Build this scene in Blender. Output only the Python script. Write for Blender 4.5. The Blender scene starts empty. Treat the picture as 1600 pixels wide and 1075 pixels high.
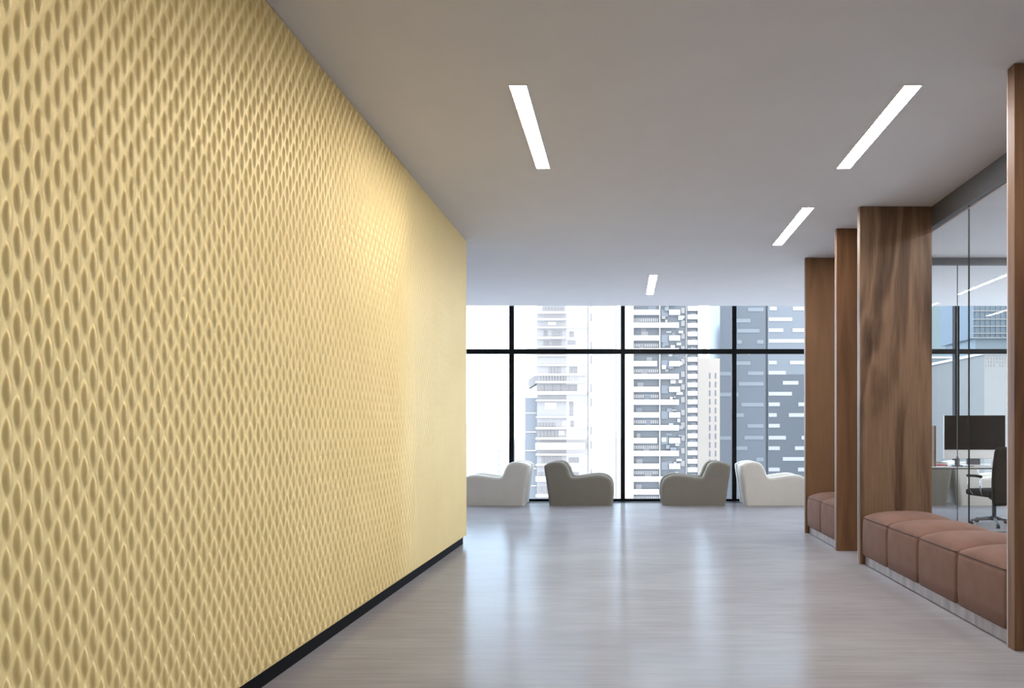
import bpy, bmesh, math, random
import numpy as np
from mathutils import Vector, Matrix
PI = math.pi
S = bpy.context.scene
COL = S.collection
random.seed(7)

# ------------------------------------------------------------------ camera
cam = bpy.data.cameras.new('camera')
cam.sensor_width = 36.0
cam.lens = 36.0 * 1000 / 1600            # 1000 px focal length
cam.shift_x = -174 / 1600
cam.shift_y = 133.5 / 1600
cam.clip_start = 0.05
cam.clip_end = 6000
camo = bpy.data.objects.new('camera', cam)
COL.objects.link(camo)
camo.location = (0, 0, 1.31)
camo.rotation_euler = (PI / 2, 0, 0)
S.camera = camo

# ------------------------------------------------------------------ world
SKY = 6.2
SKY_BACK = 3.6     # the overcast is duller on the side behind the camera
w = bpy.data.worlds.new('sky')
S.world = w
w.use_nodes = True
nt = w.node_tree
nt.nodes.clear()
out = nt.nodes.new('ShaderNodeOutputWorld')
bg = nt.nodes.new('ShaderNodeBackground')
tc = nt.nodes.new('ShaderNodeTexCoord')
sp = nt.nodes.new('ShaderNodeSeparateXYZ')
nt.links.new(tc.outputs['Generated'], sp.inputs[0])
rp = nt.nodes.new('ShaderNodeValToRGB')       # overcast white glare, clearer blue towards the right
rp.color_ramp.elements[0].position = 0.30
rp.color_ramp.elements[0].color = (0.78, 0.95, 1.18, 1)
rp.color_ramp.elements[1].position = 0.40
rp.color_ramp.elements[1].color = (0.077, 0.106, 0.123, 1)
for p_, c_ in ((0.56, (0.077, 0.106, 0.123, 1)), (0.66, (0.78, 0.95, 1.18, 1))):
    e_ = rp.color_ramp.elements.new(p_); e_.color = c_
nt.links.new(sp.outputs['X'], rp.inputs[0])
cb = nt.nodes.new('ShaderNodeMapRange'); cb.inputs[1].default_value = -0.25; cb.inputs[2].default_value = 0.15
mc = nt.nodes.new('ShaderNodeMix'); mc.data_type = 'RGBA'; mc.inputs[6].default_value = (0.93, 0.97, 1.04, 1)
nt.links.new(sp.outputs['Y'], cb.inputs[0]); nt.links.new(cb.outputs[0], mc.inputs[0]); nt.links.new(rp.outputs[0], mc.inputs[7])
nt.links.new(mc.outputs[2], bg.inputs['Color'])
ms_ = nt.nodes.new('ShaderNodeMapRange'); ms_.inputs[1].default_value = -0.35; ms_.inputs[2].default_value = 0.25
ms_.inputs[3].default_value = SKY_BACK; ms_.inputs[4].default_value = SKY
nt.links.new(sp.outputs['Y'], ms_.inputs[0])
nt.links.new(ms_.outputs[0], bg.inputs['Strength'])
nt.links.new(bg.outputs[0], out.inputs[0])

# portals in the window wall and the added office glazing (they only guide the sky light)
def portal(name, x, y, z, sx, sz, rz):
    l = bpy.data.lights.new(name, 'AREA')
    l.shape = 'RECTANGLE'; l.size = sx; l.size_y = sz
    l.cycles.is_portal = True
    o = bpy.data.objects.new(name, l); COL.objects.link(o)
    o.location = (x, y, z); o.rotation_euler = (PI / 2, 0, rz)
portal('window_portal_front', 0.0, 11.95, 1.85, 16.2, 3.8, PI)
portal('window_portal_side', 8.35, 7.4, 1.75, 8.4, 3.4, 0)
for p in [o for o in COL.objects if 'portal' in o.name]:
    # area lights shine along local -Z: front portal looks to -Y, back portal to +Y
    p.rotation_euler = (-PI / 2, 0, 0) if 'front' in p.name else (PI / 2, 0, PI / 2)

LAMP = 74.0
LAMP_COL = (1.0, 0.96, 0.95)

S.view_settings.view_transform = 'Standard'
S.view_settings.look = 'None'
S.view_settings.gamma = 1
S.view_settings.exposure = 0.0
S.view_settings.use_curve_mapping = False
S.cycles.use_denoising = True
S.cycles.max_bounces = 10
S.cycles.diffuse_bounces = 6
S.cycles.glossy_bounces = 5
S.cycles.transmission_bounces = 8
S.cycles.transparent_max_bounces = 16
S.cycles.sample_clamp_indirect = 6
S.cycles.caustics_reflective = False
S.cycles.caustics_refractive = False

# ------------------------------------------------------------------ helpers
H = 3.48      # ceiling height

def link(me, name, m, parent=None, smooth=False):
    o = bpy.data.objects.new(name, me)
    COL.objects.link(o)
    if m is not None: me.materials.append(m)
    if parent is not None: o.parent = parent
    if smooth:
        for p in me.polygons: p.use_smooth = True
    return o

class MB:
    def __init__(s): s.v = []; s.f = []
    def box(s, x0, x1, y0, y1, z0, z1):
        b = len(s.v)
        s.v += [(x, y, z) for z in (z0, z1) for y in (y0, y1) for x in (x0, x1)]
        s.f += [tuple(b + i for i in q) for q in ((0,2,3,1),(4,5,7,6),(0,1,5,4),(2,6,7,3),(0,4,6,2),(1,3,7,5))]
        return s
    def tube(s, pts, r, n=8, closed=False):
        pts = [Vector(p) for p in pts]; b = len(s.v); m = len(pts)
        rr = r if isinstance(r, (list, tuple)) else [r] * m
        prev = None
        for i, p in enumerate(pts):
            if closed: d = pts[(i + 1) % m] - pts[i - 1]
            else: d = pts[min(i + 1, m - 1)] - pts[max(i - 1, 0)]
            d.normalize()
            if prev is None:
                a = d.orthogonal().normalized()
            else:
                a = (prev - d * prev.dot(d)).normalized()
            prev = a
            c = d.cross(a)
            for k in range(n):
                t = 2 * PI * k / n
                s.v.append(tuple(p + (a * math.cos(t) + c * math.sin(t)) * rr[i]))
        segs = m if closed else m - 1
        for i in range(segs):
            j = (i + 1) % m
            for k in range(n):
                l = (k + 1) % n
                s.f.append((b + i*n + k, b + i*n + l, b + j*n + l, b + j*n + k))
        if not closed:
            s.f.append(tuple(b + k for k in reversed(range(n))))
            s.f.append(tuple(b + (m-1)*n + k for k in range(n)))
        return s
    def lathe(s, prof, cx, cy, n=24):
        b = len(s.v); m = len(prof)
        for r, z in prof:
            for k in range(n):
                t = 2 * PI * k / n
                s.v.append((cx + r*math.cos(t), cy + r*math.sin(t), z))
        for i in range(m - 1):
            for k in range(n):
                l = (k + 1) % n
                s.f.append((b+i*n+k, b+i*n+l, b+(i+1)*n+l, b+(i+1)*n+k))
        s.f.append(tuple(b+k for k in reversed(range(n))))
        s.f.append(tuple(b+(m-1)*n+k for k in range(n)))
        return s
    def mesh(s, name):
        me = bpy.data.meshes.new(name); me.from_pydata(s.v, [], s.f); me.update(); return me
    def build(s, name, m, parent=None, bevel=0, seg=2, smooth=False):
        me = s.mesh(name)
        bm = bmesh.new(); bm.from_mesh(me)
        bmesh.ops.recalc_face_normals(bm, faces=bm.faces)
        bm.to_mesh(me); bm.free()
        o = link(me, name, m, parent, smooth)
        if bevel:
            md = o.modifiers.new('bevel', 'BEVEL'); md.width = bevel; md.segments = seg; md.limit_method = 'ANGLE'
            if seg > 2:
                for p in me.polygons: p.use_smooth = True
                wn = o.modifiers.new('wn', 'WEIGHTED_NORMAL')
        return o

def tag(o, label=None, cat=None, group=None, kind=None):
    if label: o['label'] = label
    if cat: o['category'] = cat
    if group: o['group'] = group
    if kind: o['kind'] = kind
    return o

def empty(name, loc=(0, 0, 0), rz=0):
    o = bpy.data.objects.new(name, None); COL.objects.link(o)
    o.location = loc; o.rotation_euler = (0, 0, rz); o.empty_display_size = 0.1
    return o

def copy_tree(o, parent=None):
    c = o.copy(); COL.objects.link(c)
    if parent is not None: c.parent = parent
    for ch in [x for x in COL.objects if x.parent == o]:
        copy_tree(ch, c)
    return c

# ------------------------------------------------------------------ materials
def mat(name, col, rough=0.5, metal=0.0, spec=0.5, emit=None, estr=0):
    m = bpy.data.materials.new(name); m.use_nodes = True
    b = m.node_tree.nodes['Principled BSDF']
    b.inputs['Base Color'].default_value = (*col, 1)
    b.inputs['Roughness'].default_value = rough
    b.inputs['Metallic'].default_value = metal
    b.inputs['Specular IOR Level'].default_value = spec
    if emit:
        b.inputs['Emission Color'].default_value = (*emit, 1)
        b.inputs['Emission Strength'].default_value = estr
    return m

def nodes(m): return m.node_tree.nodes, m.node_tree.links, m.node_tree.nodes['Principled BSDF']

def noise_mat(name, c1, c2, scale, stretch=(1,1,1), rough=0.5, metal=0.0, detail=4, bump=0.0, bumpscale=None, spec=0.5, lo=.3, hi=.7, dist=0.0):
    m = mat(name, c1, rough, metal, spec)
    N, L, b = nodes(m)
    tc = N.new('ShaderNodeTexCoord'); mp = N.new('ShaderNodeMapping')
    mp.inputs['Scale'].default_value = stretch
    L.new(tc.outputs['Object'], mp.inputs[0])
    nz = N.new('ShaderNodeTexNoise'); nz.inputs['Scale'].default_value = scale; nz.inputs['Detail'].default_value = detail
    nz.inputs['Distortion'].default_value = dist
    L.new(mp.outputs[0], nz.inputs['Vector'])
    rp = N.new('ShaderNodeValToRGB')
    rp.color_ramp.elements[0].position = lo; rp.color_ramp.elements[1].position = hi
    rp.color_ramp.elements[0].color = (*c1, 1); rp.color_ramp.elements[1].color = (*c2, 1)
    L.new(nz.outputs[0], rp.inputs[0]); L.new(rp.outputs[0], b.inputs['Base Color'])
    if bump:
        bp = N.new('ShaderNodeBump'); bp.inputs['Strength'].default_value = bump; bp.inputs['Distance'].default_value = 0.002
        if bumpscale:
            n2 = N.new('ShaderNodeTexNoise'); n2.inputs['Scale'].default_value = bumpscale; n2.inputs['Detail'].default_value = 3
            L.new(tc.outputs['Object'], n2.inputs['Vector']); L.new(n2.outputs[0], bp.inputs['Height'])
        else: L.new(nz.outputs[0], bp.inputs['Height'])
        L.new(bp.outputs[0], b.inputs['Normal'])
    return m

def wood(name, c_dark, c_mid, c_light, seed, rough=0.5, cathedral=0.0):
    m = mat(name, c_mid, rough, 0, 0.35)
    N, L, b = nodes(m)
    tc = N.new('ShaderNodeTexCoord')
    mp = N.new('ShaderNodeMapping'); mp.inputs['Scale'].default_value = (1, 1, 0.13); mp.inputs['Location'].default_value = (seed*3.1, seed, seed*1.7)
    L.new(tc.outputs['Object'], mp.inputs[0])
    big = N.new('ShaderNodeTexNoise'); big.inputs['Scale'].default_value = 3.2; big.inputs['Detail'].default_value = 3; big.inputs['Distortion'].default_value = 0.6
    L.new(mp.outputs[0], big.inputs['Vector'])
    # growth-ring figure: banded big noise
    mul = N.new('ShaderNodeMath'); mul.operation = 'MULTIPLY'; mul.inputs[1].default_value = 16
    sn = N.new('ShaderNodeMath'); sn.operation = 'SINE'
    L.new(big.outputs[0], mul.inputs[0]); L.new(mul.outputs[0], sn.inputs[0])
    mr = N.new('ShaderNodeMapRange'); mr.inputs[1].default_value = -1; mr.inputs[2].default_value = 1
    L.new(sn.outputs[0], mr.inputs[0])
    mp2 = N.new('ShaderNodeMapping'); mp2.inputs['Scale'].default_value = (1, 1, 0.03)
    L.new(tc.outputs['Object'], mp2.inputs[0])
    fine = N.new('ShaderNodeTexNoise'); fine.inputs['Scale'].default_value = 70; fine.inputs['Detail'].default_value = 5; fine.inputs['Roughness'].default_value = .65
    L.new(mp2.outputs[0], fine.inputs['Vector'])
    mx = N.new('ShaderNodeMix'); mx.data_type = 'FLOAT'; mx.inputs[0].default_value = 0.58
    L.new(mr.outputs[0], mx.inputs[2]); L.new(fine.outputs[0], mx.inputs[3])
    mx2 = N.new('ShaderNodeMix'); mx2.data_type = 'FLOAT'; mx2.inputs[0].default_value = 0.33
    L.new(mx.outputs[0], mx2.inputs[2]); L.new(big.outputs[0], mx2.inputs[3])
    rp = N.new('ShaderNodeValToRGB'); e = rp.color_ramp.elements
    e[0].position = 0.30; e[0].color = (*c_dark, 1); e[1].position = 0.72; e[1].color = (*c_light, 1)
    k = e.new(0.5); k.color = (*c_mid, 1)
    L.new(mx2.outputs[0], rp.inputs[0]); L.new(rp.outputs[0], b.inputs['Base Color'])
    bp = N.new('ShaderNodeBump'); bp.inputs['Strength'].default_value = 0.15; bp.inputs['Distance'].default_value = 0.002
    L.new(fine.outputs[0], bp.inputs['Height']); L.new(bp.outputs[0], b.inputs['Normal'])
    return m

def glass_mat(name, tint=(1, 1, 1), rough=0.0, refl=1.0):
    m = bpy.data.materials.new(name); m.use_nodes = True
    N, L = m.node_tree.nodes, m.node_tree.links
    N.clear()
    o = N.new('ShaderNodeOutputMaterial'); mx = N.new('ShaderNodeMixShader')
    tr = N.new('ShaderNodeBsdfTransparent'); tr.inputs[0].default_value = (*tint, 1)
    gl = N.new('ShaderNodeBsdfGlossy'); gl.inputs['Roughness'].default_value = rough
    fr = N.new('ShaderNodeLayerWeight'); fr.inputs['Blend'].default_value = .5      # Schlick reflectance, same on both faces
    pw = N.new('ShaderNodeMath'); pw.operation = 'POWER'; pw.inputs[1].default_value = 5
    mu = N.new('ShaderNodeMath'); mu.operation = 'MULTIPLY_ADD'; mu.inputs[1].default_value = .96*refl; mu.inputs[2].default_value = .03*refl
    L.new(fr.outputs['Facing'], pw.inputs[0]); L.new(pw.outputs[0], mu.inputs[0]); L.new(mu.outputs[0], mx.inputs[0])
    L.new(tr.outputs[0], mx.inputs[1]); L.new(gl.outputs[0], mx.inputs[2]); L.new(mx.outputs[0], o.inputs[0])
    return m

M = {}
M['ceiling'] = noise_mat('ceiling_paint', (0.70, 0.69, 0.70), (0.72, 0.71, 0.72), 3, rough=0.85, spec=0.2)
M['plaster'] = noise_mat('wall_plaster', (0.70, 0.69, 0.68), (0.75, 0.74, 0.73), 4, rough=0.8)
M['gold'] = noise_mat('satin_gold', (0.80, 0.61, 0.275), (0.84, 0.645, 0.30), 2.2, rough=0.45, metal=0.25, detail=3)
M['black'] = mat('black_skirting', (0.006, 0.006, 0.007), 0.6, spec=.1)
M['frame'] = mat('black_window_frame', (0.004, 0.005, 0.006), 0.5, spec=.15)
M['alu'] = mat('grey_aluminium', (0.17, 0.17, 0.175), 0.45, 0.4)
M['trim'] = mat('pale_edge_trim', (0.62, 0.52, 0.48), 0.4, 0.2)
M['steel'] = noise_mat('brushed_plinth_steel', (0.24, 0.195, 0.18), (0.40, 0.335, 0.31), 7, (1, 1.6, .3), rough=0.45, metal=0.4, detail=3)
M['glass'] = glass_mat('window_glass', (0.985, 0.99, 0.99), refl=.04)
M['pglass'] = glass_mat('partition_glass', (0.985, 0.99, 0.988), refl=.4)
M['gedge'] = mat('glass_edge', (0.05, 0.06, 0.06), 0.3)
M['wood_a'] = wood('walnut_straight', (0.07, 0.031, 0.013), (0.15, 0.070, 0.031), (0.23, 0.122, 0.060), 1.0)
M['wood_b'] = wood('walnut_figured', (0.055, 0.028, 0.014), (0.128, 0.072, 0.039), (0.24, 0.150, 0.088), 4.7)
M['wood_c'] = wood('walnut_warm', (0.075, 0.033, 0.013), (0.13, 0.060, 0.025), (0.19, 0.096, 0.045), 8.2)
M['wood_d'] = wood('walnut_plain', (0.115, 0.057, 0.026), (0.155, 0.080, 0.037), (0.20, 0.106, 0.051), 12.2)
M['fabric'] = noise_mat('brown_upholstery', (0.172, 0.098, 0.073), (0.200, 0.115, 0.087), 7, rough=0.9, bump=0.4, bumpscale=900, spec=0.15)
M['piping'] = mat('brown_piping', (0.06, 0.033, 0.026), 0.9)
M['cream'] = noise_mat('cream_boucle', (0.60, 0.575, 0.52), (0.63, 0.605, 0.55), 5, rough=0.95, bump=0.25, bumpscale=260, spec=0.1)
M['taupe'] = noise_mat('taupe_boucle', (0.21, 0.195, 0.16), (0.225, 0.21, 0.175), 5, rough=0.95, bump=0.25, bumpscale=260, spec=0.1)
M['lamp'] = mat('lit_diffuser', (0.9, 0.9, 0.9), 0.5, emit=LAMP_COL, estr=LAMP)
M['lampframe'] = mat('white_lamp_trim', (0.75, 0.74, 0.73), 0.5)
M['dark_leather'] = mat('dark_brown_leather', (0.018, 0.013, 0.009), 0.7, spec=.15)
M['chrome'] = mat('chrome', (0.6, 0.6, 0.6), 0.15, 1.0)
M['screen'] = mat('black_screen', (0.016, 0.012, 0.009), 0.6, spec=0.1)
M['silver'] = mat('silver_metal', (0.62, 0.61, 0.59), 0.4, 0.3)
M['deskwhite'] = mat('desk_top_white', (0.65, 0.63, 0.60), 0.25)
M['darkplastic'] = mat('dark_plastic', (0.03, 0.032, 0.035), 0.5)
M['red'] = mat('red_cover', (0.35, 0.05, 0.05), 0.6)
M['white'] = mat('white_ceramic', (0.8, 0.82, 0.85), 0.3)
M['greyplastic'] = mat('grey_plastic', (0.12, 0.12, 0.13), 0.5)

# floor: polished pale screed with faint streaks running across the room
m = mat('polished_floor', (0.4, 0.38, 0.37), 0.3, 0, 0.26); M['floor'] = m
N, L, b = nodes(m)
tc = N.new('ShaderNodeTexCoord')
def fn(scale, st, det, rough=.55, dist=0):
    mp = N.new('ShaderNodeMapping'); mp.inputs['Scale'].default_value = st
    L.new(tc.outputs['Object'], mp.inputs[0])
    n = N.new('ShaderNodeTexNoise'); n.inputs['Scale'].default_value = scale; n.inputs['Detail'].default_value = det
    n.inputs['Roughness'].default_value = rough; n.inputs['Distortion'].default_value = dist
    L.new(mp.outputs[0], n.inputs['Vector']); return n
n1 = fn(5, (0.35, 4.0, 1), 6, .6); n2 = fn(1.1, (0.7, 1.3, 1), 3); n3 = fn(13, (0.16, 3.4, 1), 4, .6)
mx = N.new('ShaderNodeMix'); mx.data_type = 'FLOAT'; mx.inputs[0].default_value = .5
L.new(n1.outputs[0], mx.inputs[2]); L.new(n3.outputs[0], mx.inputs[3])
rp = N.new('ShaderNodeValToRGB'); e = rp.color_ramp.elements
e[0].position = .33; e[0].color = (0.252, 0.240, 0.240, 1); e[1].position = .66; e[1].color = (0.318, 0.305, 0.304, 1)
L.new(mx.outputs[0], rp.inputs[0])
rp2 = N.new('ShaderNodeValToRGB'); e = rp2.color_ramp.elements
e[0].position = .38; e[0].color = (0.90, 0.865, 0.88, 1); e[1].position = .65; e[1].color = (1.0, 1.0, 1.0, 1)
L.new(n2.outputs[0], rp2.inputs[0])
mm = N.new('ShaderNodeMix'); mm.data_type = 'RGBA'; mm.blend_type = 'MULTIPLY'; mm.inputs[0].default_value = 1
L.new(rp.outputs[0], mm.inputs[6]); L.new(rp2.outputs[0], mm.inputs[7])
L.new(mm.outputs[2], b.inputs['Base Color'])
mr = N.new('ShaderNodeMapRange'); mr.inputs[1].default_value = .3; mr.inputs[2].default_value = .7
mr.inputs[3].default_value = 0.15; mr.inputs[4].default_value = 0.23
L.new(n1.outputs[0], mr.inputs[0]); L.new(mr.outputs[0], b.inputs['Roughness'])
bp = N.new('ShaderNodeBump'); bp.inputs['Strength'].default_value = 0.08; bp.inputs['Distance'].default_value = 0.003
L.new(mx.outputs[0], bp.inputs['Height']); L.new(bp.outputs[0], b.inputs['Normal'])
b.inputs['Specular IOR Level'].default_value = 0          # base is matt; a thin satin seal reflects at low angles
gl = N.new('ShaderNodeBsdfGlossy'); gl.inputs['Color'].default_value = (.84, .95, 1, 1); L.new(mr.outputs[0], gl.inputs['Roughness']); L.new(bp.outputs[0], gl.inputs['Normal'])
lw = N.new('ShaderNodeLayerWeight'); lw.inputs['Blend'].default_value = .5
pw = N.new('ShaderNodeMath'); pw.operation = 'POWER'; pw.inputs[1].default_value = 4
ma = N.new('ShaderNodeMath'); ma.operation = 'MULTIPLY_ADD'; ma.inputs[1].default_value = .27; ma.inputs[2].default_value = .012
L.new(lw.outputs['Facing'], pw.inputs[0]); L.new(pw.outputs[0], ma.inputs[0])
ms = N.new('ShaderNodeMixShader'); L.new(ma.outputs[0], ms.inputs[0]); L.new(b.outputs[0], ms.inputs[1]); L.new(gl.outputs[0], ms.inputs[2])
L.new(ms.outputs[0], N['Material Output'].inputs[0])

# ------------------------------------------------------------------ room shell
XL, XR, YB, YW = -8.12, 8.11, -1.7, 11.70

def struct(o, label, cat):
    return tag(o, label, cat, kind='structure')

struct(MB().box(XL-.2, XR+.2, YB-.3, YW+.15, -0.25, 0.0).build('floor', M['floor']), 'polished pale grey floor with faint streaks', 'floor')
struct(MB().box(XL-.2, XR+.2, YB-.3, 11.24, H, H+.55).build('ceiling', M['ceiling']), 'plain pale grey ceiling with recessed light strips', 'ceiling')
struct(MB().box(XL-.2, XR+.2, 11.24, YW+.3, 3.80, H+.55).build('trim_1', M['ceiling']), 'raised ceiling pocket above the window wall', 'ceiling pocket')
struct(MB().box(XL, XR, 11.40, YW-.045, 0.0, 0.004).build('trim_2', M['black']), 'black floor channel along the window wall', 'floor trim')
struct(MB().box(XL-.2, XL, YB-.3, YW+.15, 0, H).build('wall_outer_left', M['plaster']), 'plain outer wall beyond the gold wall', 'wall')
struct(MB().box(XR, XR+.2, YB-.3, 3.2, 0, H).build('wall_right', M['plaster']), 'plain office side wall', 'wall')
struct(MB().box(XL, XR, YB-.15, YB, 0, H).build('wall_back', M['plaster']), 'plain wall behind the camera', 'wall')
wr = MB().box(XR+.09, XR+.10, 3.2, YW, 0.06, H).build('window_9', M['glass'])  # unseen glazing, added so that sky light brightens the office
struct(wr, 'unseen side glazing added to bring daylight into the office', 'window')
fb = MB().box(XR+.05, XR+.15, 3.2, YW, 0, .06)
for k in range(5): fb.box(XR+.05, XR+.15, 3.2+2.1*k, 3.28+2.1*k, .06, H)
fb.build('window_frame', M['frame'], wr)

# gold relief wall: rows of staggered raised leaf shapes pressed into the sheet
def gold_wall():
    X0 = -1.809; y0, y1, z0, z1 = 0.35, 7.38, 0.094, H - .002
    ny = int((y1 - y0) / 0.0034); nz = int((z1 - z0) / 0.0085)
    ys = np.linspace(y0, y1, ny + 1); zs = np.linspace(z0, z1, nz + 1)
    Yg, Zg = np.meshgrid(ys, zs, indexing='ij')
    P, V, a, bb, DD = 0.034, 0.128, 0.0160, 0.056, 0.0145
    dep = np.zeros_like(Yg)                 # leaf shaped swells, steep towards the camera, between flat leaf shaped lands
    ci = np.round((Yg - 1.913) / P).astype(int)
    for dc in (-1, 0, 1):
        c = ci + dc
        u = (Yg - 1.913) - c * P
        v = Zg - 0.079 - np.where(c % 2 == 0, 0.0, V / 2)
        v = v - np.round(v / V) * V
        Lz = np.cos(np.clip(np.abs(v) / bb, 0, 1) * PI / 2)
        s = u / (a * np.maximum(Lz ** .9, 1e-4))
        q = np.clip((s + 1) / 2, 0, 1)
        up = 1 - (1 - np.clip(q / .60, 0, 1)) ** 2.8
        dep = np.maximum(dep, DD * Lz ** .8 * up * (1 - q ** 3.2) * (q < 1))
    fade = 1 - .80 * np.clip((Yg - 5.1) / .5, 0, 1)
    rim = np.clip((Zg - z0) / .012, 0, 1) * np.clip((z1 - Zg) / .012, 0, 1) * np.clip((y1 - Yg) / .02, 0, 1)
    co = np.stack([X0 + dep * fade * rim, Yg, Zg], -1).reshape(-1, 3)
    n = (ny + 1) * (nz + 1)
    i = np.arange(ny)[:, None] * (nz + 1) + np.arange(nz)[None, :]
    q = np.stack([i, i + nz + 1, i + nz + 2, i + 1], -1).reshape(-1, 4)
    # core of the wall behind the pressed sheet
    xb = X0 - .001; xa = -2.11
    core = [(xa,-1.0,z0),(xb,-1.0,z0),(xb,y1,z0),(xa,y1,z0),(xa,-1.0,z1),(xb,-1.0,z1),(xb,y1,z1),(xa,y1,z1)]
    cq = np.array([(0,3,2,1),(4,5,6,7),(0,1,5,4),(2,3,7,6),(0,4,7,3),(1,2,6,5)]) + n
    allv = np.concatenate([co, np.array(core)]); allq = np.concatenate([q, cq]).astype(np.int32)
    me = bpy.data.meshes.new('wall_left')
    me.vertices.add(len(allv)); me.vertices.foreach_set('co', allv.astype(np.float32).ravel())
    me.loops.add(allq.size); me.loops.foreach_set('vertex_index', allq.ravel())
    me.polygons.add(len(allq)); me.polygons.foreach_set('loop_start', (np.arange(len(allq)) * 4).astype(np.int32))
    me.polygons.foreach_set('loop_total', np.full(len(allq), 4, np.int32))
    sm = np.ones(len(allq), bool); sm[-6:] = False
    me.update(calc_edges=True)
    me.polygons.foreach_set('use_smooth', sm)
    me.update()
    o = link(me, 'wall_left', M['gold'])
    struct(o, 'gold feature wall pressed with rows of staggered leaf shapes', 'feature wall')
gold_wall()
struct(MB().box(-2.08, -1.836, -.95, 7.33, 0, 0.094).build('baseboard_left', M['black']), 'black recessed skirting under the gold wall', 'skirting')

# window wall
MX = [-8.08, -6.09, -4.07, -2.04, -.01, 2.02, 4.05, 6.08, 8.07]
ZT = 3.80; TR0, TR1 = 2.69, 2.775
for i in range(8):
    a, c = MX[i] + .04, MX[i+1] - .04
    if i == 0: a = XL + .08
    g = MB().box(a, c, YW-.006, YW+.006, 0.045, TR0).box(a, c, YW-.006, YW+.006, TR1, ZT).build('window_%d' % (i+1), M['glass'])
    struct(g, 'tall black framed window bay with one cross bar', 'window')
    f = MB().box(a, c, YW-.04, YW+.04, 0, .045).box(a, c, YW-.04, YW+.04, TR0, TR1)
    f.box(c, c+.08, YW-.05, YW+.05, 0, ZT)
    if i == 0: f.box(a-.08, a, YW-.05, YW+.05, 0, ZT)
    f.build('window_frame', M['frame'], g)

# ------------------------------------------------------------------ ceiling lights
def lamp(x0, x1, y0, y1, label):
    t = empty('ceiling_light', ((x0+x1)/2, (y0+y1)/2, H))
    hx, hy = (x1-x0)/2, (y1-y0)/2
    f = MB()
    e = .006
    f.box(-hx-e, -hx, -hy-e, hy+e, -.006, 0).box(hx, hx+e, -hy-e, hy+e, -.006, 0)
    f.box(-hx, hx, -hy-e, -hy, -.006, 0).box(-hx, hx, hy, hy+e, -.006, 0)
    f.build('frame', M['lampframe'], t)
    MB().box(-hx, hx, -hy, hy, -.004, 0).build('diffuser', M['lamp'], t)
    tag(t, label, 'ceiling light', 'recessed strip lights in the ceiling')
lamp(-.717, -.612, 4.03, 5.31, 'white strip light in the ceiling, nearest the gold wall')
lamp(1.772, 1.878, 4.03, 5.31, 'long white strip light in the ceiling above the near bench, largest on the right')
lamp(1.755, 1.86, 6.25, 7.51, 'white strip light in the ceiling in front of the wooden partitions, midway to the windows')
lamp(.37, .475, 9.0, 10.26, 'smallest white strip light in the ceiling, nearest the window wall')
lamp(5.355, 5.395, 9.0, 10.26, 'white strip light in the office ceiling seen through the glass')
lamp(1.77, 1.88, 1.81, 3.09, 'unseen strip light added to brighten the near end, above the top right of the view')  # this and the next strip are added out of view as fill light
lamp(.42, .53, 1.81, 3.09, 'unseen strip light added to brighten the near end, above the top middle of the view')
lamp(6.9, 7.0, 4.0, 5.28, 'unseen strip light added to brighten the office, far right of its ceiling')  # this and the next three are unseen strips added to light the office
lamp(5.33, 5.42, 6.3, 7.56, 'unseen strip light added to brighten the office, middle of its ceiling')
lamp(3.6, 3.7, 4.6, 5.86, 'unseen strip light added to brighten the office, close to the glass partition')
lamp(5.33, 5.42, 4.0, 5.28, 'unseen strip light added to brighten the office, near part of its ceiling')
lamp(-4.5, -4.4, 4.0, 5.28, 'unseen strip light added in the ceiling beyond the gold wall')  # unseen extra lamp, added for light behind the gold wall

# ------------------------------------------------------------------ wooden partitions
def slab(yf, th, wd, xl, xr, label):
    t = empty('wooden_partition', (xl, yf, 0))
    MB().box(0, xr-xl, 0, th-.008, 0.0, H-.003).build('panel', wd, t, bevel=.003)
    MB().box(0.0, .012, th-.007, th, 0.0, H-.003).build('edge_trim', M['trim'], t)
    tag(t, label, 'partition', 'floor to ceiling walnut partitions')
slab(3.786, .075, M['wood_a'], 2.314, 3.0, 'tall walnut partition slab closest to the camera, cut off by the right edge')
slab(6.22, .065, M['wood_b'], 2.300, 3.0, 'widest looking walnut partition slab, at the far end of the long brown bench')
slab(6.90, .06, M['wood_c'], 2.300, 3.0, 'narrow looking walnut partition slab in front of the short two seat bench')
slab(8.08, .06, M['wood_d'], 2.300, 3.0, 'farthest walnut partition slab, behind the short two seat bench')

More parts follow.
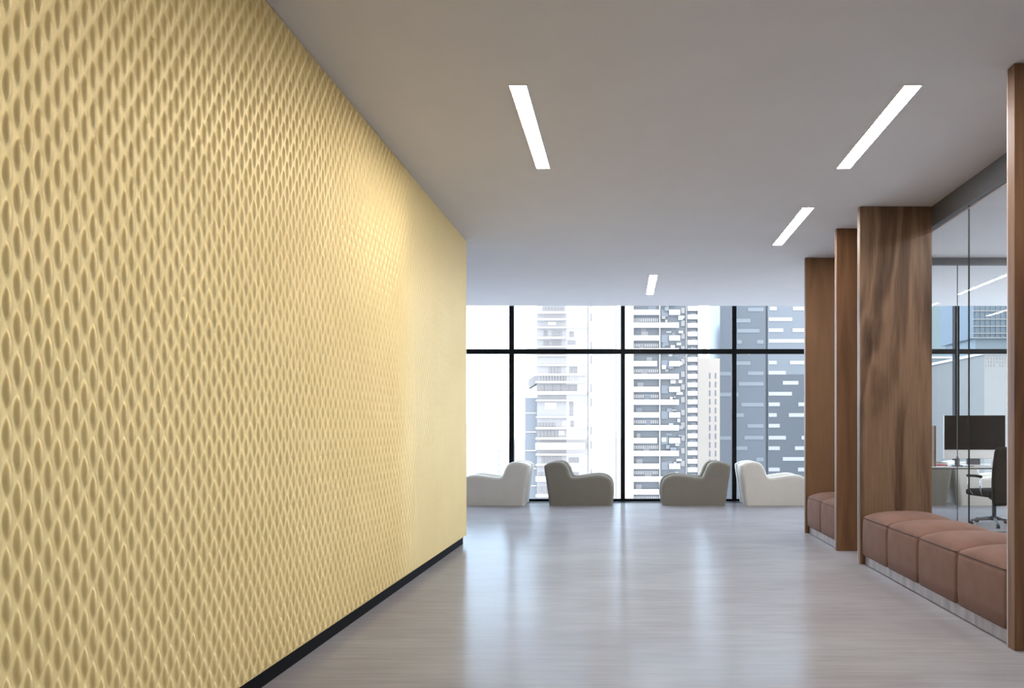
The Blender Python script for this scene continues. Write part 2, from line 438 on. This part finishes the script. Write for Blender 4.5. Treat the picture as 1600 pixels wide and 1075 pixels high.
# ------------------------------------------------------------------ glass partitions
def glass_run():
    t = empty('glass_partition', (3.0, -1.6, 0))
    tag(t, 'frameless glass office partition with grey head rail beside the long bench', 'glass partition')
    zt = H - .20
    z0 = .02
    js = [-1.6, -.6, 1.4, 3.5, 5.63, 7.60, 8.06]
    for a, c in zip(js, js[1:]):
        MB().box(.035, .045, a+1.6+.003, c+1.6-.003, z0, zt).build('glass_panel', M['pglass'], t)
    for j in js[1:-1]:
        MB().box(.034, .046, j+1.6-.003, j+1.6+.003, z0, zt).build('joint', M['gedge'], t)
    MB().box(.0, .08, 0, 9.66, zt, H-.003).build('head_rail', M['alu'], t)
    MB().box(.032, .048, 0, 9.66, zt-.03, zt-.022).build('bead', M['trim'], t)
    MB().box(.02, .06, 0, 9.66, 0.0, z0).build('floor_channel', M['alu'], t)
    t2 = empty('glass_partition', (3.09, 8.08, 0))
    tag(t2, 'glass cross partition inside the office, in front of the desk', 'glass partition')
    W = XR - 3.09 - .005
    js = [0, 1.14, 3.1, W]
    for a, c in zip(js, js[1:]):
        MB().box(a+.003, c-.003, .02, .03, .02, H-.09).build('glass_panel', M['pglass'], t2)
    for j in js[1:-1]:
        MB().box(j-.003, j+.003, .019, .031, .02, H-.09).build('joint', M['gedge'], t2)
    MB().box(0, W, 0, .05, H-.09, H-.003).build('head_rail', M['alu'], t2)
    MB().box(0, W, .01, .04, 0, .02).build('floor_channel', M['alu'], t2)
glass_run()

# ------------------------------------------------------------------ bench cubes
def grid_mesh(fn, nu, nv):
    v = [fn(i/nu, j/nv) for i in range(nu+1) for j in range(nv+1)]
    f = [(i*(nv+1)+j, (i+1)*(nv+1)+j, (i+1)*(nv+1)+j+1, i*(nv+1)+j+1) for i in range(nu) for j in range(nv)]
    return v, f

def rring(w, d, r, z, n=8):
    pts = []
    for cx, cy, a0 in ((w/2-r, d/2-r, 0), (-w/2+r, d/2-r, 90), (-w/2+r, -d/2+r, 180), (w/2-r, -d/2+r, 270)):
        for k in range(n+1):
            t = math.radians(a0 + 90*k/n)
            pts.append((cx + r*math.cos(t), cy + r*math.sin(t), z))
    return pts

def loft(rings, name, m, parent, dome=None):
    v = []; f = []
    n = len(rings[0])
    for r in rings: v += r
    for i in range(len(rings)-1):
        for k in range(n):
            l = (k+1) % n
            f.append((i*n+k, i*n+l, (i+1)*n+l, (i+1)*n+k))
    f.append(tuple(reversed(range(n))))
    f.append(tuple((len(rings)-1)*n+k for k in range(n)))
    me = bpy.data.meshes.new(name); me.from_pydata(v, [], f); me.update()
    return link(me, name, m, parent, True)

D, W1 = .672, .608           # depth (x), width (y)
def make_cube():
    t = empty('upholstered_cube')
    zs = [(.090, .020), (.094, .008), (.105, 0), (.20, -.003), (.32, -.004), (.42, -.001), (.450, .004), (.456, .010)]
    loft([rring(D-2*o, W1-2*o, .035, z) for z, o in zs], 'base_cushion', M['fabric'], t)
    def cushion(i, j):
        u, v = 2*i-1, 2*j-1
        fu = (1-abs(u)**2.6); fv = (1-abs(v)**2.6)
        x = (D/2-.002)*u*(1-.012*(1-fv)); y = (W1/2-.002)*v*(1-.012*(1-fu))
        return (x, y, .458 + .088*(fu*fv)**.48)
    v, f = grid_mesh(cushion, 32, 32)
    n0 = len(v); rim = [i*33 for i in range(33)] + [32*33+j for j in range(1, 33)] + [i*33+32 for i in range(31, -1, -1)] + [j for j in range(31, 0, -1)]
    v += [(v[q][0], v[q][1], .4572) for q in rim]; k = len(rim)
    f += [(rim[q], n0+q, n0+(q+1) % k, rim[(q+1) % k]) for q in range(k)]; f.append(tuple(n0+q for q in range(k)))
    me = bpy.data.meshes.new('seat_cushion'); me.from_pydata(v, [], f)
    bm = bmesh.new(); bm.from_mesh(me); bmesh.ops.recalc_face_normals(bm, faces=bm.faces); bm.to_mesh(me); bm.free()
    link(me, 'seat_cushion', M['fabric'], t, True)
    MB().tube([Vector(p) for p in rring(D-.006, W1-.006, .035, .4565)], .0032, 6, True).build('piping', M['piping'], t, smooth=True)
    return t
c0 = make_cube()

cube_labels = ['brown upholstered seat cube touching the near walnut partition, half hidden by it',
 'brown upholstered seat cube in the long bench, second from the nearest partition',
 'brown upholstered seat cube in the long bench, third from the nearest partition',
 'brown upholstered seat cube at the far end of the long bench, against the partition']
yb = 3.869
for k in range(4):
    o = c0 if k == 0 else copy_tree(c0)
    o.location = (2.315 + D/2, yb + .586*(k+.5), 0)
    o.scale = (1, .578/W1, 1)
    tag(o, cube_labels[k], 'seat cube', 'brown upholstered bench cubes')
for k, (y, lb) in enumerate(((7.245, 'brown seat cube of the short bench, partly hidden behind the narrow walnut partition'),
                             (7.80, 'brown seat cube of the short bench, against the farthest walnut partition'))):
    o = copy_tree(c0); o.location = (2.315 + D/2, y, 0); o.scale = (1, .548/W1, 1)
    tag(o, lb, 'seat cube', 'brown upholstered bench cubes')
def plinth(ya, yb_, label, n):
    t = empty('bench_plinth', (2.345, ya, 0))
    Lh = yb_ - ya
    e = Lh / n
    for k in range(n):
        MB().box(0, .60, k*e+.001, (k+1)*e-.001, .004, .089).build('plinth_panel', M['steel'], t)
    tag(t, label, 'bench plinth', 'metal plinths under the benches')
plinth(3.87, 6.21, 'brushed metal plinth under the long brown bench', 6)
plinth(6.97, 8.07, 'brushed metal plinth under the short two seat bench', 3)

# ------------------------------------------------------------------ armchairs
def catmull(pts, n):
    out = []; m = len(pts)
    for i in range(m):
        p0, p1, p2, p3 = [np.array(pts[(i+k-1) % m], float) for k in range(4)]
        if pts[i][-1] == 'c': pass
        for k in range(n):
            t = k / n
            out.append(tuple(0.5*((2*p1) + (-p0+p2)*t + (2*p0-5*p1+4*p2-p3)*t*t + (-p0+3*p1-3*p2+p3)*t**3)))
    return out

def rounded_extrude(prof, y0, y1, r, name, m, parent, n=7, step=5, bottom=True):
    pts = catmull(prof, step)
    if bottom: pts = [(x, max(z, 0.0)) for x, z in pts]
    k = len(pts)
    area = sum(pts[i][0]*pts[(i+1)%k][1] - pts[(i+1)%k][0]*pts[i][1] for i in range(k))
    sg = 1 if area > 0 else -1
    nrm = []
    for i in range(k):
        a = np.array(pts[i-2]); c = np.array(pts[(i+2) % k]); d = c - a
        l = np.hypot(*d) or 1
        nrm.append((sg*d[1]/l, -sg*d[0]/l))
    rings = []
    for j in range(n+1):
        t = PI/2*j/n
        off = r*(1-math.sin(t)); y = y0 + r*(1-math.cos(t))
        rings.append([(p[0]-q[0]*off, y, (p[1]-q[1]*off) if p[1] > .03 else max(p[1], 0.0)) for p, q in zip(pts, nrm)])
    sm = []
    for j, rg in enumerate(rings):
        kk = len(rg); w_ = (1-math.sin(PI/2*j/n))
        for _ in range(8):
            rg = [tuple(rg[i][c]*(1-.5*w_) + .25*w_*(rg[i-1][c]+rg[(i+1) % kk][c]) for c in range(3)) for i in range(kk)]
        sm.append(rg)
    rings = sm
    back = [[(x, y0 + y1 - y, z) for x, y, z in rg] for rg in reversed(rings)]
    rings += back
    v = []; f = []
    for rg in rings: v += rg
    for i in range(len(rings)-1):
        for q in range(k):
            l = (q+1) % k
            f.append((i*k+q, i*k+l, (i+1)*k+l, (i+1)*k+q))
    f.append(tuple(range(k))); f.append(tuple(reversed([(len(rings)-1)*k+q for q in range(k)])))
    me = bpy.data.meshes.new(name); me.from_pydata(v, [], f)
    bm = bmesh.new(); bm.from_mesh(me); bmesh.ops.recalc_face_normals(bm, faces=bm.faces); bm.to_mesh(me); bm.free()
    o = link(me, name, m, parent, True)
    for p in me.polygons[-2:]: p.use_smooth = False
    return o

ARM = [(0.0,.655),(.03,.705),(.09,.735),(.178,.751),(.274,.752),(.355,.72),(.418,.63),(.45,.545),(.485,.492),(.56,.485),(.683,.503),
       (.813,.522),(.944,.530),(1.06,.508),(1.145,.45),(1.188,.352),(1.196,.18),(1.178,.02),(1.15,0.0),(.9,0),(.6,0),(.3,0),(.105,0.0),(.088,.03),(.045,.34)]
SEAT = [(.36,.36),(.5,.395),(.75,.405),(1.0,.40),(1.10,.37),(1.15,.29),(1.15,.1),(1.12,0),(.7,0),(.36,0)]
BACK = [(.02,.64),(.06,.70),(.14,.735),(.25,.735),(.34,.69),(.40,.56),(.46,.42),(.48,.25),(.46,.1),(.40,.01),(.3,0),(.12,0),(.10,.03),(.055,.34)]
def make_armchair(m):
    t = empty('armchair')
    rounded_extrude(ARM, 0, .16, .055, 'side_arm', m, t)
    rounded_extrude(ARM, .48, .64, .055, 'side_arm', m, t)
    rounded_extrude(SEAT, .150, .49, .03, 'seat_cushion', m, t)
    rounded_extrude(BACK, .152, .488, .05, 'backrest', m, t)
    return t
A = make_armchair(M['cream']); B = make_armchair(M['taupe'])
def put(o, xb_, face, label, grp='low rounded armchairs along the windows'):
    if face > 0: o.location = (xb_, 10.98, .001); o.rotation_euler = (0, 0, 0)
    else: o.location = (xb_, 11.62, .001); o.rotation_euler = (0, 0, PI)
    tag(o, label, 'armchair', grp)
put(A, -1.617, -1, 'cream rounded lounge armchair partly hidden behind the end of the gold wall')
put(B, -1.364, 1, 'taupe rounded lounge armchair by the window facing right')
put(copy_tree(B), 1.848, -1, 'taupe rounded lounge armchair by the window facing left')
put(copy_tree(A), 2.013, 1, 'cream rounded lounge armchair facing right, cut off by the farthest walnut partition')
put(copy_tree(B), 5.66, -1, 'taupe rounded armchair behind the office desk, seen under its left end')
put(copy_tree(A), 5.69, 1, 'cream rounded armchair behind the office desk, seen beside the swivel chair')

# ------------------------------------------------------------------ office
desk = empty('office_desk', (5.5, 9.75, 0))
tag(desk, 'white topped office desk with a thin dark edge behind the glass', 'desk')
MB().box(-1.15, 1.15, -.43, .43, .748, .765).build('desk_top', M['deskwhite'], desk)
MB().box(-1.15, 1.15, -.43, .43, .730, .747).build('edge_band', M['darkplastic'], desk)
for sx in (-1, 1):
    for sy in (-1, 1):
        MB().box(sx*1.10-.02, sx*1.10+.02, sy*.39-.02, sy*.39+.02, 0, .729).build('leg', M['alu'], desk)

mon = empty('computer_monitor', (5.36, 9.78, .765), math.radians(-4))
tag(mon, 'large black computer monitor with a silver chin on the office desk', 'monitor')
MB().box(-.45, .45, -.015, .02, .10, .76).build('housing', M['silver'], mon, bevel=.008)
MB().box(-.449, .449, -.019, -.0155, .235, .759).build('screen', M['screen'], mon)
MB().box(-.10, .10, .021, .035, .008, .40).build('stand_neck', M['greyplastic'], mon)
MB().box(-.13, .13, -.09, .12, .0, .008).build('stand_foot', M['silver'], mon, bevel=.003)

o = MB().box(-.012, .012, -.18, .18, 0, .60).build('desk_divider', M['wood_c'], None, bevel=.002)
o.location = (4.60, 9.62, .765); tag(o, 'thin brown upright board standing on the left of the office desk', 'board')
o = MB().box(-.075, .075, -.1, .1, 0, .018).build('notebook', M['red'], None, bevel=.002)
o.location = (4.80, 9.72, .765); tag(o, 'red notebook lying on the office desk beside the monitor', 'notebook')
pc = empty('pen_tray', (4.94, 9.46, .765)); tag(pc, 'dark pen holder with a tray on the desk below the monitor', 'pen holder')
MB().box(-.055, .055, -.06, .06, 0, .014).build('tray', M['darkplastic'], pc, bevel=.003)
MB().lathe([(.034, .015), (.036, .11), (.033, .11), (.031, .02)], 0, .01, 20).build('cup', M['greyplastic'], pc)
for a, c in ((-.012, .004), (.010, .014)):
    MB().tube([(a, c, .03), (a*1.6, c, .145)], .004, 8).build('pen', M['darkplastic'], pc)
o = MB().tube([(0, 0, .004), (.13, -.02, .004)], .004, 8).build('pen', M['darkplastic'], None)
o.location = (5.02, 9.42, .765); tag(o, 'dark pen lying on the desk between pen holder and stand', 'pen')
mg = empty('mug', (5.45, 9.40, .765)); tag(mg, 'white mug on the office desk beside the swivel chair back', 'mug')
MB().lathe([(.036, 0), (.042, .01), (.042, .095), (.039, .095), (.037, .012)], 0, 0, 24).build('cup', M['white'], mg, smooth=False)
MB().tube([(.041, 0, .078), (.062, 0, .074), (.068, 0, .052), (.060, 0, .030), (.041, 0, .024)], .005, 8).build('handle', M['white'], mg, smooth=True)

# swivel chair, facing the desk and turned to the left
ch = empty('office_chair', (5.07, 8.75, 0), math.radians(12))
tag(ch, 'dark brown high back swivel chair on a chrome star base', 'office chair')
def rbox(w_, d_, z0, z1, cy=0, r=.04):
    return [[(x, y+cy, z) for x, y, z in rring(w_-2*o_, d_-2*o_, r, z)] for z, o_ in ((z0, .02), (z0+.015, .004), (z0+.03, 0), (z1-.03, 0), (z1-.012, .006), (z1, .03))]
loft(rbox(.50, .48, .40, .49, .02), 'seat', M['dark_leather'], ch)
def back_fn():
    n = 14; rings = []
    for i in range(n+1):
        t = i/n; z = .30 + .78*t
        wv = .54 - .06*(t-.5)**2 - (.05 if i in (0, n) else 0)
        th = .05 if 0 < i < n else .02
        yc = -.27 - .05*t + .025*math.sin(t*PI)
        rings.append([(x, y*1 + yc - .04*(1-(x/.25)**2)*.6, z) for x, y, z in rring(wv, th, min(.02, th/2.2), z, 5)])
    return rings
loft(back_fn(), 'backrest', M['dark_leather'], ch)
for s in (-1, 1):
    arm = MB().tube([(s*.29, -.10, .675), (s*.29, 0, .68), (s*.29, .16, .675)], .018, 8).build('armrest', M['dark_leather'], ch, smooth=True)
    MB().tube([(s*.24, .10, .42), (s*.285, .15, .50), (s*.29, .14, .66)], .009, 8).build('arm_support', M['chrome'], arm, smooth=True)
    MB().tube([(s*.24, -.06, .42), (s*.285, -.08, .50), (s*.29, -.08, .66)], .009, 8).build('arm_support', M['chrome'], arm, smooth=True)
MB().lathe([(.05, .07), (.05, .12), (.028, .13), (.028, .34), (.06, .36), (.09, .398)], 0, 0, 20).build('gas_lift', M['darkplastic'], ch)
sb = MB()
for k in range(5):
    a = 2*PI*k/5 + .35
    sb.tube([(0.03*math.cos(a), .03*math.sin(a), .095), (.31*math.cos(a), .31*math.sin(a), .068)], [.022, .012], 8)
sb.build('star_base', M['alu'], ch, smooth=True)
for k in range(5):
    a = 2*PI*k/5 + .35; x, y = .31*math.cos(a), .31*math.sin(a)
    px_, py_ = -math.sin(a)*.02, math.cos(a)*.02
    MB().tube([(x-px_, y-py_, .028), (x+px_, y+py_, .028)], .028, 14).build('castor', M['darkplastic'], ch)

# ------------------------------------------------------------------ city outside
BM = {}
ALB = 0.80
def bmat(k, c, rough=.7, **kw):
    c = tuple(v*ALB for v in c)
    BM[k] = noise_mat('facade_' + k, tuple(v*.96 for v in c), c, .15, rough=rough, **kw); return BM[k]
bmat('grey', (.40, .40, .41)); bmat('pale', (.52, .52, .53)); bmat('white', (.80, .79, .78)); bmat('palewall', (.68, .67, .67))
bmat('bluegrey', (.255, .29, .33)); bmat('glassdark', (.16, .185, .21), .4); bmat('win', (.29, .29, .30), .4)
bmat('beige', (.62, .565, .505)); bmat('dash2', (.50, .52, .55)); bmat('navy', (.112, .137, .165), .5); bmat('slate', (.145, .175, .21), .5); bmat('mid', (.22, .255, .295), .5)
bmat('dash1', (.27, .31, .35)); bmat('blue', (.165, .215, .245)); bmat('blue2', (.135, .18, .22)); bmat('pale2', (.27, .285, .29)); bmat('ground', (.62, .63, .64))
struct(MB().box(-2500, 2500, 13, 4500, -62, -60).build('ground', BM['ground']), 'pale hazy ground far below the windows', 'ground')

def fx(px, Y): return (px - 974) * Y / 1000.0       # distances measured at the facade plane
def fz(py, Y): return 1.31 - (py - 671) * Y / 1000.0
def wall_box(b, px0, px1, Y, dep, z0, z1): return b.box(fx(px0, Y), fx(px1, Y), Y, Y+dep, z0, z1)

# grey apartment tower with balconies (second bay)
Y = 150.0
t = empty('apartment_tower', (0, 0, 0)); tag(t, 'grey apartment tower with rows of balconies seen through the second window bay', 'building')
wall_box(MB(), 839, 885, Y, 16, -60, 48).build('grey_wall', BM['grey'], t)
wall_box(MB(), 885, 918.5, Y+.01, 16, -60, 48).build('pale_wall', BM['palewall'], t)
wall_box(MB(), 820, 839, Y+2, 10, -60, fz(621, Y+2)).build('side_wing', BM['bluegrey'], t)
wall_box(MB(), 822, 839, Y+5, 8, fz(600, Y+5), 30).build('stair_tower', BM['white'], t)
def pane_grid(b, x0, x1, y0, y1, nx, ny, Yf, g=.28):
    for i in range(nx):
        for j in range(ny):
            xa, xb = x0 + (x1-x0)*i/nx, x0 + (x1-x0)*(i+1)/nx; ya, yb_ = y0 + (y1-y0)*j/ny, y0 + (y1-y0)*(j+1)/ny
            b.box(fx(xa+g, Yf), fx(xb-g, Yf), Yf-.08, Yf, fz(yb_-g, Yf), fz(ya+g, Yf))
wins = [(848,478,882,486,7,2,'win'),(856,503,869,508,1,1,'white'),(862,516,878,525,5,2,'mid2'),(849,516,856,525,3,2,'win'),(849,532,859,540,3,2,'win'),(861,531,877,540,5,2,'win'),
        (889,517.5,897,527,2,2,'win'),(886,531,900,539,4,2,'win'),(857,573.5,876,584,4,1,'win'),(889,573,902.5,583,3,1,'win'),(838,600.5,902,613,5,1,'win'),
        (851,629,870,640,4,2,'white'),(889,628,896,650,1,3,'win'),(878,657,885,667,1,1,'pale'),(891,657,897,667,1,2,'win'),(839,660,868,667,6,1,'win'),(839,672,872,683,6,1,'win'),(873,673,882,680,1,1,'white'),
        (846,713,878,723,7,2,'win'),(888,714.5,905,723,2,1,'win'),(840,737,870,745,5,1,'win'),(888,737,905,745,3,1,'win'),(840,760,905,770,9,1,'win')]
bmat('mid2', (.33, .335, .345))
for x0, y0, x1, y1, nx, ny, mt in wins:
    g = MB(); pane_grid(g, x0, x1, y0, y1, nx, ny, Y-.02); g.build('window', BM[mt], t)
for yy, xa, xb, dp, hh in ((489,839,885,1.0,.5),(500,839,884,1.2,.35),(512.5,839,917,1.0,.3),(528.5,839,884,1.0,.45),(542,839,885,.8,.3),(556,838,908,.5,.25),(571,838,915,.6,.25),(586,838,915,1.2,.45),
                          (597.5,838,915,1.4,.4),(614.5,830,917,1.6,.7),(626,838,915,1.0,.3),(652,838,915,.8,.3),(669,838,917,1.2,.4),(685,838,917,1.2,.5),(697,838,915,1.4,1.6),(710,838,915,1.0,.4),(726,838,915,1.2,.4),(748,838,915,1.2,1.2),(774,838,915,1.2,.5)):
    zc = fz(yy, Y); MB().box(fx(xa, Y), fx(xb, Y), Y-dp, Y, zc-hh/2, zc+hh/2).build('balcony_slab', BM['white'], t)
g = MB()
for q in range(16): g.box(fx(839+4.4*q, Y), fx(839.5+4.4*q, Y), Y-1.15, Y-1.05, fz(597, Y), fz(587, Y))
g.build('railing', BM['pale'], t)
for yy in (645.5, 675, 704, 732, 759):
    MB().box(fx(820, Y+2), fx(838.5, Y+2), Y+1.8, Y+2, fz(yy+.7, Y+2), fz(yy-.7, Y+2)).build('floor_band', BM['white'], t)
# sloping roof wall above the side wing
q_ = MB(); q_.v = [(fx(x, Y+1), Y+yo, fz(y_, Y+1)) for yo in (1, 4) for x, y_ in ((826,593),(838,586),(838,599),(826,607))]
q_.f = [(0,1,2,3),(7,6,5,4),(0,4,5,1),(1,5,6,2),(2,6,7,3),(3,7,4,0)]; q_.build('sloping_window', BM['mid2'], t)

# white slim tower (second bay, right)
Y = 149.0
t = empty('white_tower'); tag(t, 'white slim tower with thin vertical ribs beside the grey apartment tower', 'building')
wall_box(MB(), 919.5, 962, Y, 16, -60, 60).build('wall', BM['white'], t)
for px in (926, 931, 938, 946, 953):
    wall_box(MB(), px, px+.9, Y-.5, .5, -60, 60).build('rib', BM['palewall'], t)
for i in range(18):
    z_ = fz(790, Y) + i*3.3
    MB().box(fx(922.3, Y), fx(924.6, Y), Y-.06, Y, z_, z_+1.9).build('window', BM['win'] if i % 3 else BM['pale'], t)

# balcony tower (third bay)
Y = 150.0
t = empty('balcony_tower'); tag(t, 'tower with long white balcony fronts over dark glass in the third window bay', 'building')
wall_box(MB(), 990, 1091, Y, 18, -60, 52).build('glass_wall', BM['glassdark'], t)
wall_box(MB(), 976, 990, Y-1.2, 19, -60, 52).build('end_wall', BM['white'], t)
wall_box(MB(), 1030.3, 1031.6, Y-1.0, 1, -60, 52).build('column', BM['white'], t)
wall_box(MB(), 1072, 1073, Y-.6, .6, -60, 52).build('column', BM['pale'], t)
wall_box(MB(), 1090, 1091, Y-.6, .6, -60, 52).build('column', BM['win'], t)
z_ = fz(728, Y) - 9*2.98; i = 0
while z_ < 40:
    if i % 2 == 0:
        MB().box(fx(990, Y), fx(1060, Y), Y-1.4, Y-1.2, z_-.6, z_+.6).build('parapet', BM['white'], t)
        g = MB()
        for q in range(12): g.box(fx(991+3.2*q, Y), fx(993+3.2*q, Y), Y-.1, Y, z_+1.0, z_+1.8)
        g.build('window', BM['pale'], t)
    else:
        a = (1029, 1029, 1026)[i % 3]
        MB().box(fx(990, Y), fx(a, Y), Y-1.4, Y-1.2, z_-.6, z_+.6).build('parapet', BM['white'], t)
        MB().box(fx(1045, Y), fx(1062, Y), Y-1.4, Y-1.2, z_-.6, z_+.6).build('parapet', BM['white'], t)
        MB().box(fx(1033, Y), fx(1044, Y), Y-.3, Y, z_-.9, z_+.9).build('window', BM['mid'], t)
    z_ += 2.98; i += 1
random.seed(21)
g1, g2, g3 = MB(), MB(), MB()
zq = fz(790, Y)
while zq < 38:
    for _ in range(4):
        x_ = random.uniform(1033, 1062); wd = random.uniform(3, 10); hq = random.uniform(.3, 1.0); zo = random.uniform(0, 2.2)
        random.choice((g1, g2, g3)).box(fx(x_, Y), fx(x_+wd, Y), Y-random.uniform(.1, .9), Y, zq+zo, zq+zo+hq)
    g2.box(fx(1064, Y), fx(1070, Y), Y-.3, Y, zq+.3, zq+1.6)
    x_ = random.uniform(992, 1015); random.choice((g1, g2)).box(fx(x_, Y), fx(x_+random.uniform(5, 12), Y), Y-.15, Y, zq+.8, zq+2.0)
    zq += 2.98
g1.build('loggia_panels', BM['mid'], t); g2.build('loggia_panels', BM['mid2'], t); g3.build('loggia_panels', BM['pale'], t)
z_ = fz(790, Y)
while z_ < 40:
    MB().box(fx(1074, Y), fx(1089, Y), Y-.8, Y-.6, z_, z_+1.05).build('parapet', BM['white'], t)
    MB().box(fx(1074+random.uniform(3, 8), Y), fx(1088, Y), Y-.2, Y, z_+1.05, z_+1.5).build('window', BM['mid'], t)
    z_ += 1.98*1.0

# beige tower
Y = 178.5
t = empty('beige_tower'); tag(t, 'narrow beige tower with small windows between the balcony tower and the dark tower', 'building')
wall_box(MB(), 1091, 1124.8, Y, 20, -60, fz(560, Y)).build('wall', BM['beige'], t)
wall_box(MB(), 1097, 1105, Y+1, 15, fz(560, Y), fz(500, Y)).build('roof_tower', BM['white'], t)
for i in range(15):
    for px in (1108, 1117):
        z_ = fz(585 + i*13.5, Y)
        MB().box(fx(px, Y), fx(px + 2.2, Y), Y-.1, Y, z_-1.2, z_+.4).build('window', BM['mid'], t)

# dark tower with bright window strips (fourth bay)
Y = 180.0
t = empty('dark_tower'); tag(t, 'dark blue grey tower with scattered bright window strips in the fourth window bay', 'building')
wall_box(MB(), 1125, 1196, Y, 22, -60, 60).build('left_wall', BM['slate'], t)
wall_box(MB(), 1196, 1199.5, Y+.6, 22, -60, 60).build('recess', BM['navy'], t)
wall_box(MB(), 1199.5, 1330, Y, 22, -60, fz(585, Y)).build('right_wall', BM['navy'], t)
wall_box(MB(), 1199.5, 1330, Y+.02, 22, fz(585, Y), 60).build('upper_wall', BM['mid'], t)  # lighter colour paints reflections onto the upper facade
dl = [(628,75,705),(570,130,640),(575,180,685),(575,235,597),(672,235,705),(570,340,640),(627,390,705),(583,442,705),(595,545,705),(545,597,608),
      (625,650,705),(610,708,705),(545,760,625),(670,815,705),(490,392,545),(490,495,580),(490,710,545),(560,865,640),(600,920,700)]
dr = [(735,70,770),(850,70,905),(730,123,847),(730,177,802),(848,177,905),(730,230,905),(730,337,770),(835,337,940),(730,387,815),(800,437,877),(730,491,845),
      (730,543,785),(877,543,960),(730,596,770),(830,596,905),(730,649,785),(730,708,815),(893,708,980),(730,760,785),(860,760,905),(800,813,905),(730,865,785),(875,865,960),(760,920,850)]
for lst, mt in ((dl, 'dash1'), (dr, 'dash2')):
    for a, yz, c in lst:
        x0, x1, yy = 970 + a/3.162, 970 + c/3.162, 460 + yz/3.162
        MB().box(fx(x0, Y), fx(x1, Y), Y-.12, Y, fz(yy+2.9, Y), fz(yy-2.9, Y)).build('window', BM[mt], t)

# city seen from the office
Y = 240.0
t = empty('glass_tower'); tag(t, 'pale blue glass tower high behind the office window', 'building')
wall_box(MB(), 1521, 1640, Y, 25, fz(528, Y), 75).build('wall', BM['blue2'], t)
for yy in (499, 510, 521, 528, 486):
    wall_box(MB(), 1520.5, 1640, Y-.5, .5, fz(yy+.8, Y), fz(yy-.8, Y)).build('floor_band', BM['pale2'], t)
for q in range(14):
    wall_box(MB(), 1524+8*q, 1524.5+8*q, Y-.3, .3, fz(528, Y), 75).build('rib', BM['blue'], t)
wall_box(MB(), 1524, 1640, Y+1, 22, -60, fz(528, Y)).build('base', BM['blue'], t)
def office_block(px0, px1, pyt, Y, m1, m2, label, rows):
    t = empty('office_block'); tag(t, label, 'building')
    wall_box(MB(), px0, px1, Y, 25, -60, fz(pyt, Y)).build('wall', BM[m1], t)
    wall_box(MB(), px0-.5, px1+.5, Y-.4, 25, fz(pyt, Y), fz(pyt, Y)+.5).build('roof_edge', BM['white'], t)
    for yy in rows:
        g = MB(); x = px0 + 2
        while x < px1 - 3:
            g.box(fx(x, Y), fx(x+2.2, Y), Y-.1, Y, fz(yy+1.3, Y), fz(yy-1.3, Y)); x += 4.4 if random.random() < .8 else 9
        g.build('window_row', BM[m2], t)
office_block(1538, 1640, 554, 130, 'pale2', 'win', 'white office block with three rows of small windows behind the office monitor', (560, 565.5, 571))
office_block(1300, 1537, 560, 200, 'blue', 'win', 'long pale blue building with a row of small windows behind the office', (567, 572))

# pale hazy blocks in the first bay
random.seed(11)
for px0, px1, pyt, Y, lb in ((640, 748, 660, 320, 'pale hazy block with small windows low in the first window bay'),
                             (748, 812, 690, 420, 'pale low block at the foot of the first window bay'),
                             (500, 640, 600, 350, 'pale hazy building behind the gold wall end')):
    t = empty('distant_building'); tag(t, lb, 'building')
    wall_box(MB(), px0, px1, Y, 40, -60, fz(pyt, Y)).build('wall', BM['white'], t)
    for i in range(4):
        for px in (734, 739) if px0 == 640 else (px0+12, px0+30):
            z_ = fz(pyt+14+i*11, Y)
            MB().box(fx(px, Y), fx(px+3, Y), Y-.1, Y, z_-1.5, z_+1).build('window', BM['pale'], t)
